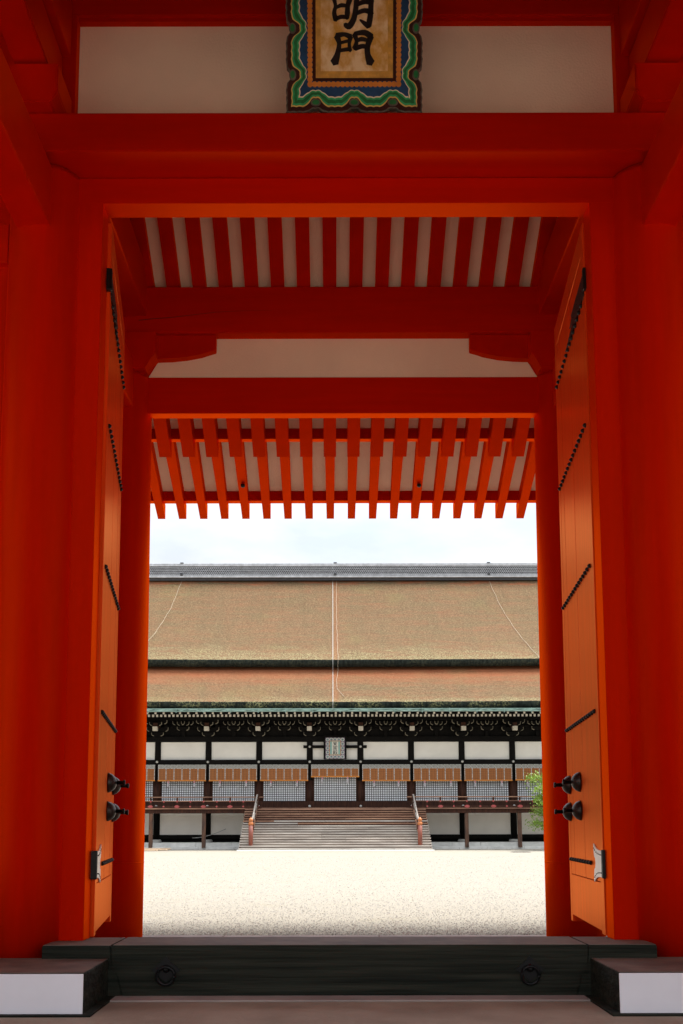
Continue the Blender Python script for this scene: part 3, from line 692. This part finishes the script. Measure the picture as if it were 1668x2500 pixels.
# ------- rafters of the eaves
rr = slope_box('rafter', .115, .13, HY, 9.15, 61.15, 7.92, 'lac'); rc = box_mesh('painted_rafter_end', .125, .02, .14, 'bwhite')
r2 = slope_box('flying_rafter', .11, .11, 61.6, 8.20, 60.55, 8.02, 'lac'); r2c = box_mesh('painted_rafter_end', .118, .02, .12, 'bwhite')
k = 0; x = -14.6
while x < 14.7:
    o = link('rafter', rr, hall, (x, HY, 9.15)); link('painted_rafter_end', rc, o, (x, 61.138, 7.985))
    if k % 2 == 0:
        o = link('flying_rafter', r2, hall, (x, 61.6, 8.20)); link('painted_rafter_end', r2c, o, (x, 60.538, 8.075))
    x += .244; k += 1
box('eave_batten', -19, 19, 61.0, 61.12, 8.062, 8.14, 'lac', hall)
box('edge_batten', -19, 19, 60.45, 60.62, 8.142, 8.22, 'lacb', hall)
prism('eave_board', [(60.45, 8.225), (61.1, 8.30), (HY, 9.45), (HY, 9.50), (61.1, 8.36), (60.45, 8.275)], -19, 19, 'X', 'lac', hall)
# copper gutter
gt = prism('gutter', [(60.22, 8.132), (60.40, 8.132), (60.40, 8.30), (60.38, 8.30), (60.38, 8.16), (60.24, 8.16), (60.24, 8.315), (60.22, 8.315)], -19, 19, 'X', 'copper', hall)
for k in range(-11, 12):
    x = k * 1.62 + .3; box('gutter_strap', x - .02, x + .02, 60.205, 60.219, 8.05, 8.33, 'copper', gt)
random.seed(21)
bm = bmesh.new()
for _ in range(220):
    x = random.uniform(-14, 14); w_ = random.uniform(.05, .30); z = random.uniform(8.17, 8.27); h = random.uniform(.008, .02)
    v_ = [bm.verts.new(p) for p in ((x - w_, 0, z - 8.2 - h * .3), (x - w_ * .3, 0, z - 8.2 - h), (x + w_, 0, z - 8.2), (x + w_ * .2, 0, z - 8.2 + h))]
    bm.faces.new(v_)
stuff(link('gutter_stains', from_bm('gutter_stains', bm, 'copperd'), gt, (0, 60.2175, 8.2)))
# ------- thatched roof, two tiers with concave slopes
def roof_tier(name, prof, edge, hw, m, n=220, amp=.03):
    """prof: (y,z) up the slope from the eave; the thick eave edge is its own part."""
    v = []; f = []; np_ = len(prof)
    for i in range(n + 1):
        x = -hw + 2 * hw * i / n
        for j, (y, z) in enumerate(prof):
            dz = random.uniform(-amp, amp) * (.9 if j else .6); sag = .10 * ((x / hw) ** 2)
            v.append((x, y + random.uniform(-.01, .01), z + dz * .5 + sag))
    for i in range(n):
        for j in range(np_ - 1): a = i * np_ + j; f.append((a, a + np_, a + np_ + 1, a + 1))
    o = link(name, mesh(name, v, f, m, True), hall); y0, z0 = prof[0]
    v2 = []; f2 = []; h = edge
    for i in range(n + 1):
        p = v[i * np_]; s_ = random.uniform(-.012, .012)
        v2 += [(p[0], p[1] + .0, p[2]), (p[0], p[1] - .03 + s_, p[2] - .05), (p[0], p[1] + .02 + s_, p[2] - h * .5), (p[0], p[1] + .10 + s_, p[2] - h), (p[0], p[1] + 1.2, p[2] - h + .75)]
    for i in range(n):
        for j in range(4): a = i * 5 + j; f2.append((a, a + 1, a + 6, a + 5))
    link(name.replace('slope', 'edge'), mesh('e', v2, f2, 'thatch_edge', True), o)
    return o
def curve(y0, z0, y1, z1, sag, n=14):
    return [(y0 + (y1 - y0) * t / n, z0 + (z1 - z0) * t / n - sag * math.sin(math.pi * t / n)) for t in range(n + 1)]
roof_tier('lower_roof_slope', curve(60.35, 8.72, 64.9, 11.75, .12), .40, 19, 'thatch_lo')
roof_tier('upper_roof_slope', curve(63.95, 11.86, 74.4, 19.62, .42, 26), .46, 18.5, 'thatch_up')
prism('rear_roof', [(74.4, 19.55), (90, 8), (64.9, 8.6), (64.95, 11.6)], -18.2, 18.2, 'X', 'lac', hall)
# ------- ridge: dark bedding, pale courses, honeycomb of tile ends
rg = box('ridge', -17, 17, 74.0, 75.0, 19.5, 20.62, 'ridged', hall)
for z0, z1, y, m in ((19.68, 19.80, 73.85, 'ridge'), (19.83, 19.90, 73.88, 'ridge'), (20.55, 20.68, 73.9, 'ridge')):
    box('ridge_course', -17, 17, y, 75.0, z0, z1, m, rg, .02)
box('ridge_cap', -17, 17, 73.93, 75.0, 20.70, 20.765, 'ridge', rg, .02)
bm = bmesh.new()
for r_ in range(5):
    zc = 19.97 + r_ * .125
    for k in range(226):
        xc = -16.9 + (k + .5 * (r_ % 2)) * .15; a = 6
        c = [bm.verts.new((xc + .072 * math.cos(math.pi * t / a), 73.93, zc - .04 + .085 * math.sin(math.pi * t / a))) for t in range(a + 1)]
        i_ = [bm.verts.new((xc + .045 * math.cos(math.pi * t / a), 73.93, zc - .04 + .052 * math.sin(math.pi * t / a))) for t in range(a + 1)]
        bk = [bm.verts.new((xc + .072 * math.cos(math.pi * t / a), 74.02, zc - .04 + .085 * math.sin(math.pi * t / a))) for t in range(a + 1)]
        for t in range(a): bm.faces.new((c[t], c[t + 1], i_[t + 1], i_[t])); bm.faces.new((c[t], bk[t], bk[t + 1], c[t + 1]))
stuff(link('ridge_tile_rows', from_bm('ridge_tile_rows', bm, 'ridge'), rg))
for x in (-11.3, .05, 11.4):
    box('ridge_fitting', x - .10, x + .10, 73.80, 73.95, 19.84, 20.02, 'ridged', rg, .02); box('ridge_fitting', x - .12, x + .12, 73.9, 74.1, 20.77, 20.84, 'ridged', rg, .02)

# ------- ropes lying on the roof
def on_roof(x, t, up=True, lift=.05):
    if up: y0, z0, y1, z1, sg = 63.95, 11.86, 74.4, 19.62, .42
    else: y0, z0, y1, z1, sg = 60.35, 8.72, 64.9, 11.75, .12
    return (x, y0 + (y1 - y0) * t - .03, z0 + (z1 - z0) * t - sg * math.sin(math.pi * t) + lift + .1 * (x / 18.5) ** 2)
def rope(xs_up, xs_lo, rad, m, label, tail=None):
    n = 24; pts = []
    for i in range(n + 1):
        t = 1 - i / n; q = t * (len(xs_up) - 1); k = min(int(q), len(xs_up) - 2); x = xs_up[k] + (xs_up[k + 1] - xs_up[k]) * (q - k)
        pts.append(on_roof(x + .02 * math.sin(i * 1.7), t))
    e = pts[-1]; pts.append((e[0], e[1] - .10, e[2] - .05)); pts.append((e[0] - .02, e[1] - .08, e[2] - .48))
    if xs_lo:
        for i in range(n + 1):
            t = .82 - .82 * i / n if tail is None else .82 - (.82 - tail) * i / n
            q = i / n * (len(xs_lo) - 1); k = min(int(q), len(xs_lo) - 2); x = xs_lo[k] + (xs_lo[k + 1] - xs_lo[k]) * (q - k)
            pts.append(on_roof(x, t, False))
    o = tube('rope', pts, rad, m, None, 6); tag(o, label, 'rope', 'ropes and cable down the thatched roof'); return o
rope([-12.85, -12.1, -11.55, -11.3], [-12.95, -12.8], .008, 'rope', 'pale rope slanting down the left of the bark roof', .65)
rope([.20, .15, .12, .14], [.2, .1, .12, .55], .008, 'rope', 'loose rope beside the straight cable at the roof centre', .12)
rope([12.95, 12.3, 11.75, 11.4], [13.0, 13.3, 13.7], .008, 'rope', 'pale rope slanting down the right of the bark roof', .12)
cb = [on_roof(-.13, 1 - i / 20) for i in range(21)]; e = cb[-1]
cb += [(e[0], e[1] - .1, e[2] - .06), (e[0], e[1] - .06, e[2] - .5)] + [on_roof(-.13, .82 - .82 * i / 12, False) for i in range(13)]
e = cb[-1]; cb += [(e[0], e[1] - .1, e[2] - .1), (e[0], 60.20, 8.30)]
o = tube('conductor_cable', [(-.13, 73.85, 20.7)] + cb, .012, 'cable', None, 6); tag(o, 'straight pale conductor cable running down the middle of the roof to the gutter', 'cable', 'ropes and cable down the thatched roof')

# ------- veranda with railing
vx0, vx1 = XL - 1.5, XR + 1.5
box('veranda_deck', vx0, vx1, 62.05, HY - .27, 2.40, 2.49, 'brown', hall, .01)
for a, b in ((vx0, -5.47), (5.47, vx1)):
    box('veranda_beam', a, b, 62.08, 62.30, 2.16, 2.395, 'lacb', hall, .02); box('deck_edge', a, b, 61.98, 62.05, 2.41, 2.47, 'brown', hall, .006)
for x in [-14.3, -11.13, -7.93, 7.93, 11.13, 14.3]:
    box('veranda_post', x - .115, x + .115, 62.1, 62.30, .10, 2.16, 'post', hall, .02)
orn = lathe('railing_stud', [(.062, 0), (.058, -.02), (.03, -.03)], 'redorn', 12, 'Y')
bm = bmesh.new(); add_box(bm, -.15, .15, -.03, 0, -.045, .045); add_box(bm, -.085, .085, -.034, 0, -.085, .085); ornb = from_bm('railing_plate', bm, 'redorn')
for s in (-1, 1):
    rl = link('railing', None, hall, (s * 9.6, 62.1, 2.49)); rl['label'] = 'veranda railing left of the stairs' if s < 0 else 'veranda railing right of the stairs'
    xa, xb = sorted((s * 4.62, s * 15.2)); xt = s * 4.30
    box('top_rail', *sorted((xt, s * 15.2)), 62.06, 62.13, 3.10, 3.165, 'brown', rl, .02)
    box('middle_rail', xa, xb, 62.06, 62.13, 2.87, 2.92, 'brown', rl, .015)
    box('bottom_rail', *sorted((s * 4.45, s * 15.2)), 62.00, 62.12, 2.50, 2.60, 'lacb', rl, .015)
    k = 0; x = 4.75
    while x < 15:
        if k % 2 == 0:
            box('baluster', s * x - .055, s * x + .055, 62.07, 62.12, 2.55, 3.10 if k else 3.2, 'lacb', rl); link('railing_plate', ornb, rl, (s * x, 61.995, 2.56)); link('railing_stud', orn, rl, (s * x, 62.055, 2.87))
        else:
            box('baluster', s * x - .045, s * x + .045, 62.07, 62.12, 2.55, 2.87, 'lacb', rl); link('railing_stud', orn, rl, (s * x, 61.995, 2.56)); link('railing_stud', orn, rl, (s * x, 62.055, 2.86))
        x += .8; k += 1

# ------- plaque on the hall
hp = thing('hall_plaque', 'small patterned plaque with dark characters hung under the hall eaves', 'plaque', (0, HY - .35, 5.56))
box('backing', -.72, .72, HY - .42, HY - .30, 5.575, 7.06, 'lac', hp, .02)
box('pattern_board', -.60, .60, HY - .44, HY - .425, 5.60, 6.92, 'p_purple', hp)
def petals(name, m, r0, r1, phase):
    bm = bmesh.new()
    spots = [(-.47 + .94 * i / 4, z) for i in range(5) for z in (5.72, 6.80)] + [(sx, 5.72 + 1.08 * i / 4) for sx in (-.47, .47) for i in range(1, 4)]
    for (cx_, cz_) in spots:
        o_ = [bm.verts.new((cx_ + r1 * math.cos(a * math.pi / 5), 0, cz_ - 6.2 + r1 * math.sin(a * math.pi / 5))) for a in range(10)]
        if r0:
            i_ = [bm.verts.new((cx_ + r0 * math.cos(a * math.pi / 5), 0, cz_ - 6.2 + r0 * math.sin(a * math.pi / 5))) for a in range(10)]
            for a in range(10): bm.faces.new((o_[a], o_[(a + 1) % 10], i_[(a + 1) % 10], i_[a]))
        else: bm.faces.new(o_)
    return link(name, from_bm(name, bm, m), hp, (0, HY - .443 - phase, 6.2))
stuff(petals('rosette', 'p_pale', .085, .115, 0)); stuff(petals('rosette', 'p_teal', .045, .07, .001)); stuff(petals('rosette', 'p_purple', 0, .03, .002))
box('orange_frame', -.36, .36, HY - .462, HY - .446, 5.82, 6.72, 'blindedge', hp); box('teal_frame', -.33, .33, HY - .468, HY - .463, 5.85, 6.69, 'p_teal', hp)
box('field', -.20, .20, HY - .474, HY - .469, 5.87, 6.67, 'p_pale', hp)
def small_char(strokes, zc):
    bm = bmesh.new()
    for (x0, z0, x1, z1) in strokes:
        p0 = Vector((x0, 0, z0)) * .125; p1 = Vector((x1, 0, z1)) * .125; d = (p1 - p0).normalized(); nn = Vector((-d.z, 0, d.x)) * .0125
        bm.faces.new([bm.verts.new(q) for q in (p0 - nn, p1 - nn, p1 + nn, p0 + nn)])
    link('character', from_bm('character', bm, 'ink'), hp, (0, HY - .4765, zc))
small_char([(-.9, .5, -.1, .6), (-.6, 1, -.6, .35), (-.9, .2, 0, .35), (.2, 1, .2, .3), (.2, .6, .9, .9), (.2, .3, 1, .3), (-.5, .1, .4, -.1), (.4, .1, -.4, -.3), (-.6, -.35, .6, -.3), (0, -.3, 0, -1), (-.3, -.5, -.8, -.9), (.3, -.5, .8, -.9)], 6.53)
small_char([(0, 1.1, 0, .85), (-1, .8, 1, .8), (-1, .8, -1.05, .5), (1, .8, 1, .5), (-.7, .4, .8, .45), (-.7, .4, -.9, -1), (-.4, .1, .6, .1), (-.5, -.2, .8, -.2), (-.2, -.2, -.2, -.9), (-.2, -.9, .2, -.7), (.2, -.2, .9, -1), (.7, -.4, .4, -.6)], 6.26)
small_char([(-.9, .9, 0, .9), (-.9, .9, -1, -.9), (-.8, .4, 0, .4), (0, .9, 0, .4), (-.8, 0, .1, 0), (-.6, .3, -.6, -.5), (-.2, .3, -.2, -.5), (-.9, -.5, .1, -.5), (-.6, -.6, -.8, -.9), (-.2, -.6, .1, -.9), (.4, .9, .4, .3), (.4, .9, .9, .9), (.9, .9, 1, .4), (.3, .1, 1, .1), (1, .1, .3, -1), (.4, -.2, 1.1, -1)], 5.99)
cb_ = box('plaque_bar', -2.0, 2.0, HY - .29, HY - .225, 6.27, 6.46, 'lac', hp, .01)
for x in (-1.6, 1.6): link('nail_cover', nail, cb_, (x, HY - .29, 6.37))

# ------- bamboo blinds, one per bay
def ribbon_texture(): pass
names = ['far left', 'second from the left', 'third from the left', 'fourth from the left, just left of the plaque bay', 'middle', 'just right of the plaque bay', 'third from the right', 'second from the right', 'far right']
bays = [(XS[i] + XS[i + 1]) / 2 for i in range(len(XS) - 1)]
vis = [b for b in bays if abs(b) < 13]
BW = 1.50
vm = bmesh.new()
for k in range(8):
    cx_ = -BW + BW * 2 * (k + .5) / 8
    for r1, r0 in ((.16, .125), (.08, .04)):
        o_ = [vm.verts.new((cx_ + r1 * math.cos(a * math.pi / 6), 0, .62 * r1 * math.sin(a * math.pi / 6))) for a in range(12)]; i_ = [vm.verts.new((cx_ + r0 * math.cos(a * math.pi / 6), 0, .62 * r0 * math.sin(a * math.pi / 6))) for a in range(12)]
        for a in range(12): vm.faces.new((o_[a], o_[(a + 1) % 12], i_[(a + 1) % 12], i_[a]))
    for sg in (-1, 1):
        vm.faces.new([vm.verts.new(p) for p in ((cx_ + .1875 - .05, 0, sg * .115), (cx_ + .1875 + .05, 0, sg * .115), (cx_ + .1875, 0, sg * .03))])
valp = from_bm('valance_pattern', vm, 'p_grey')
M['valance'] = mat('valance_cloth', (.50, .50, .48), .85, .08, 9); M['ribbonm'] = mat('patterned_ribbon', (.30, .30, .28), .85, .3, 16, col2=(.66, .64, .60), mixpos=(.45, .55))
def blind(bx, zb, label):
    t = thing('bamboo_blind', label, 'blind', (bx, HY - .42, zb), 'bamboo blinds under the hall eaves')
    y = HY - .40; dx = random.uniform(-.02, .02); sk = random.uniform(-.02, .02)
    box('valance', bx - BW, bx + BW, y - .012, y, 4.985, 5.235, 'valance', t)
    link('valance_pattern', valp, t, (bx, y - .0145, 5.11))
    box('mat', bx - BW, bx + BW, y - .006, y, zb, 4.985, 'blind', t)
    bm = bmesh.new()
    for k in range(6):
        for q in (.33, .67): xx = -BW + 2 * BW * (k + q) / 6; add_box(bm, xx - .011, xx + .011, -.003, 0, zb + .06 - 4.6, 4.98 - 4.6)
    z = 4.93
    while z > zb + .1: add_box(bm, -BW, BW, -.002, 0, z - .008 - 4.6, z + .008 - 4.6); z -= .145
    stuff(link('mat_cords', from_bm('mat_cords', bm, 'blindline'), t, (bx, y - .0075, 4.6)))
    for k in range(7):
        xx = bx - BW + 2 * BW * k / 6; w_ = .018 if k in (0, 6) else .024; xx += (.028 if k == 0 else -.028 if k == 6 else 0)
        box('ribbon', xx - w_, xx + w_, y - .017, y - .0125, zb + .02, 4.984, 'ribbonm', t)
    box('bottom_binding', bx - BW - .01, bx + BW + .01, y - .019, y + .01, zb - .015, zb + .065, 'blindedge', t)
    for k, sx in enumerate((-.80, .80)):
        xx = bx + sx + random.uniform(-.05, .05)
        ts = link('tassel', lathe('tassel', [(.025, .10), (.04, .04), (.055, -.02), (.04, -.07)], 'tassel_p', 8), t, (xx, y - .07, zb - .08))
        link('tassel_fringe', lathe('tassel_fringe', [(.045, .04), (.065, -.08), (.075, -.22), (.05, -.26)], 'tassel_w', 8), ts, (xx + random.uniform(-.02, .02), y - .07, zb - .15))
for i, bx in enumerate(vis):
    c = abs(bx) < .1
    where = ['leftmost bay, cut off by the gate column', 'second bay from the left', 'bay above the left end of the stairs', 'bay just left of the hall plaque', 'central bay, shorter than the others', 'bay just right of the hall plaque', 'bay above the right end of the stairs', 'bay second from the right', 'rightmost bay, partly behind the green tree'][i] if len(vis) == 9 else 'bay %d' % i
    blind(bx, 4.45 if c else 4.21 + random.uniform(-.02, .02), 'orange bamboo blind in the ' + where)

# ------- stairs
st = thing('wooden_staircase', 'broad weathered wooden staircase rising to the hall veranda', 'staircase', (0, 57.6, 0))
NS = 17; y0s, y1s = 57.62, 61.95; rise = 2.42 / NS; run = (y1s - y0s) / NS
for i in range(NS):
    z = (i + 1) * rise; y = y0s + i * run; m = 'brown' if i >= 11 else 'grey'  # upper steps browner, lower steps greyer
    # each tread of two or three planks end to end
    cuts = [-5.43] + sorted(random.sample([-3.6, -2.2, -.8, .6, 1.9, 3.3], random.choice((1, 2)))) + [5.43]
    for q in range(len(cuts) - 1):
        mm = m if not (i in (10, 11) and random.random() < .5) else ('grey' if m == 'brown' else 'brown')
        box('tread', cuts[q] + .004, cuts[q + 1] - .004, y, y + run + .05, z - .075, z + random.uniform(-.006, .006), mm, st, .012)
    box('riser', -5.40, 5.40, y + .045, y + .065, z - rise, z - .075, 'lacb' if i > 9 else 'riser', st)  # dark riser tones stand in for shade under each nosing
prism('stair_foot', [(57.42, -.02), (57.61, -.02), (57.61, .055), (57.45, .05)], -5.5, 5.5, 'X', 'stone', st)
for s in (-1, 1):
    pts = [(y0s + .1, -.02), (y0s + .1, .1), (y1s, 2.30), (y1s, -.02)]
    a, b = sorted((s * 5.30, s * 5.395)); prism('stringer', pts, a, b, 'X', 'lacb', st)
    hr = link('handrail', None, st, (s * 4.75, 58.1, .3)); hr['label'] = 'handrail on the left of the stairs' if s < 0 else 'handrail on the right of the stairs'
    link('newel_post', lathe('newel_post', [(.125, 0), (.125, 1.22)], 'newel', 16), hr, (s * 4.76, 58.0, .28))
    link('newel_cap', lathe('newel_cap', [(.14, 0), (.14, .14), (.09, .17), (.09, .21), (.13, .27), (.10, .36), (.03, .43)], 'bronzecap', 16), hr, (s * 4.76, 58.0, 1.42))
    for name, z0_, z1_, r_ in (('top_rail', 1.40, 3.30, .05), ('middle_rail', 1.05, 2.92, .04), ('bottom_rail', .62, 2.55, .05)):
        tube(name, [(s * 4.75, 58.05, z0_), (s * 4.73, 60, (z0_ + z1_) / 2 - .06), (s * 4.71, 61.9, z1_ - .05), (s * 4.70, 62.15, z1_ - .03)], r_, 'grey' if name != 'bottom_rail' else 'brown', hr, 8)
    for t in (.3, .62, .92):
        y = 58.05 + 3.85 * t; z = .62 + (2.5 - .62) * t; box('baluster', s * 4.72 - .045, s * 4.72 + .045, y - .045, y + .045, z - .1, z + .72, 'lacb', hr)
    box('end_post', s * 4.70 - .08, s * 4.70 + .08, 61.96, 62.12, 2.45, 3.32, 'lacb', hr, .015)

# ------- small things in the court
random.seed(5)
hs = [(-6.8 + .0, HY - .1, .90)] + [(-8.9 + 1.2 * t / 8 + .9 * (t / 8) ** 2, HY - .32 - .02 * t, .68 + .55 * (t / 8) ** 2.5) for t in range(9)]
o = tube('hose', hs[1:], .022, 'hose', None, 6); tag(o, 'thin white hose curving up the lower plaster wall left of the stairs', 'hose')
t = thing('loose_boards', 'tan wooden boards lying on the gravel at the left near the hall', 'boards', (-11.2, 58.3, 0))
for k in range(4):
    b_ = box('board', -13.2 + .1 * k, -9.9 + .45 * (k % 2), 57.35 + k * .5, 57.72 + k * .5, .02 + .01 * k, .06 + .025 * k, 'board', t, .006); b_.rotation_euler = (0, 0, R(-4 + 2.5 * k))
d = thing('drain_cover', 'flat dark drain cover in the gravel near the right foot of the stairs', 'drain cover', (9.45, 52.9, 0))
box('frame', 8.98, 9.92, 52.3, 53.2, -.02, .012, 'grating', d)
for k in range(7): box('bar', 9.02, 9.88, 52.36 + k * .12, 52.41 + k * .12, .012, .022, 'iron', d)

# ------- the tree on the right
def tree(x, y, label):
    t = thing('small_tree', label, 'tree', (x, y, 0)); rnd = random.Random(11)
    tr = tube('trunk', [(x, y, -.05), (x + .05, y, .8), (x - .05, y + .05, 1.6), (x + .02, y, 2.6), (x, y, 3.8)], .11, 'bark', t, 10)
    v = []; f = []; cols = []; tips = []
    for k in range(30):
        a = rnd.uniform(0, 6.28); zb = rnd.uniform(1.0, 3.6); zt = zb + rnd.uniform(.2, 1.2); rr_ = rnd.uniform(1.3, 2.25) * (1 - .16 * max(0, zt - 3.4))
        if k < 9: a = math.pi + rnd.uniform(-.55, .55); zb = 1.0 + k * .34; zt = zb + rnd.uniform(.1, .6); rr_ = rnd.uniform(1.7, 2.3)
        e = Vector((x + rr_ * math.cos(a), y + rr_ * math.sin(a), zt)); mid = Vector((x + rr_ * .5 * math.cos(a + .2), y + rr_ * .5 * math.sin(a + .2), (zb + zt) / 2 + .15))
        tube('branch', [(x, y, zb), mid, e], .022, 'bark', tr, 5); tips += [e, mid.lerp(e, .5), mid.lerp(e, .8), mid]
    for c in tips:
        cr_ = rnd.uniform(.28, .5); sh = rnd.uniform(.7, 1.2)
        for _ in range(80):
            d_ = Vector((rnd.gauss(0, 1), rnd.gauss(0, 1), rnd.gauss(0, .7))); p = c + d_ * cr_ * .5
            n_ = Vector((rnd.gauss(0, 1), rnd.gauss(0, 1), rnd.gauss(.6, 1))).normalized(); u_ = n_.orthogonal().normalized(); u_ = Matrix.Rotation(rnd.uniform(0, 6.28), 3, n_) @ u_; w_ = n_.cross(u_)
            s_ = rnd.uniform(.05, .085); b = len(v)
            v += [p - u_ * s_, p + w_ * s_ * .45 + n_ * .01, p + u_ * s_, p - w_ * s_ * .45 + n_ * .01]; f.append((b, b + 1, b + 2, b + 3))
            g_ = rnd.uniform(.75, 1.25) * sh; cols += [(.17 * g_, .27 * g_, .03 * g_, 1)] * 4
    me = mesh('crown', v, f, 'leaf'); at = me.color_attributes.new('tint', 'FLOAT_COLOR', 'POINT'); at.data.foreach_set('color', [c for q in cols for c in q])
    link('crown', me, t)
    for o_ in (bpy.data.objects[t.name].children):
        if o_.name.startswith('crown'): o_.location = -Vector((x, y, 0))
tree(13.15, 57.0, 'bright green leafy tree half hidden by the right gate column')
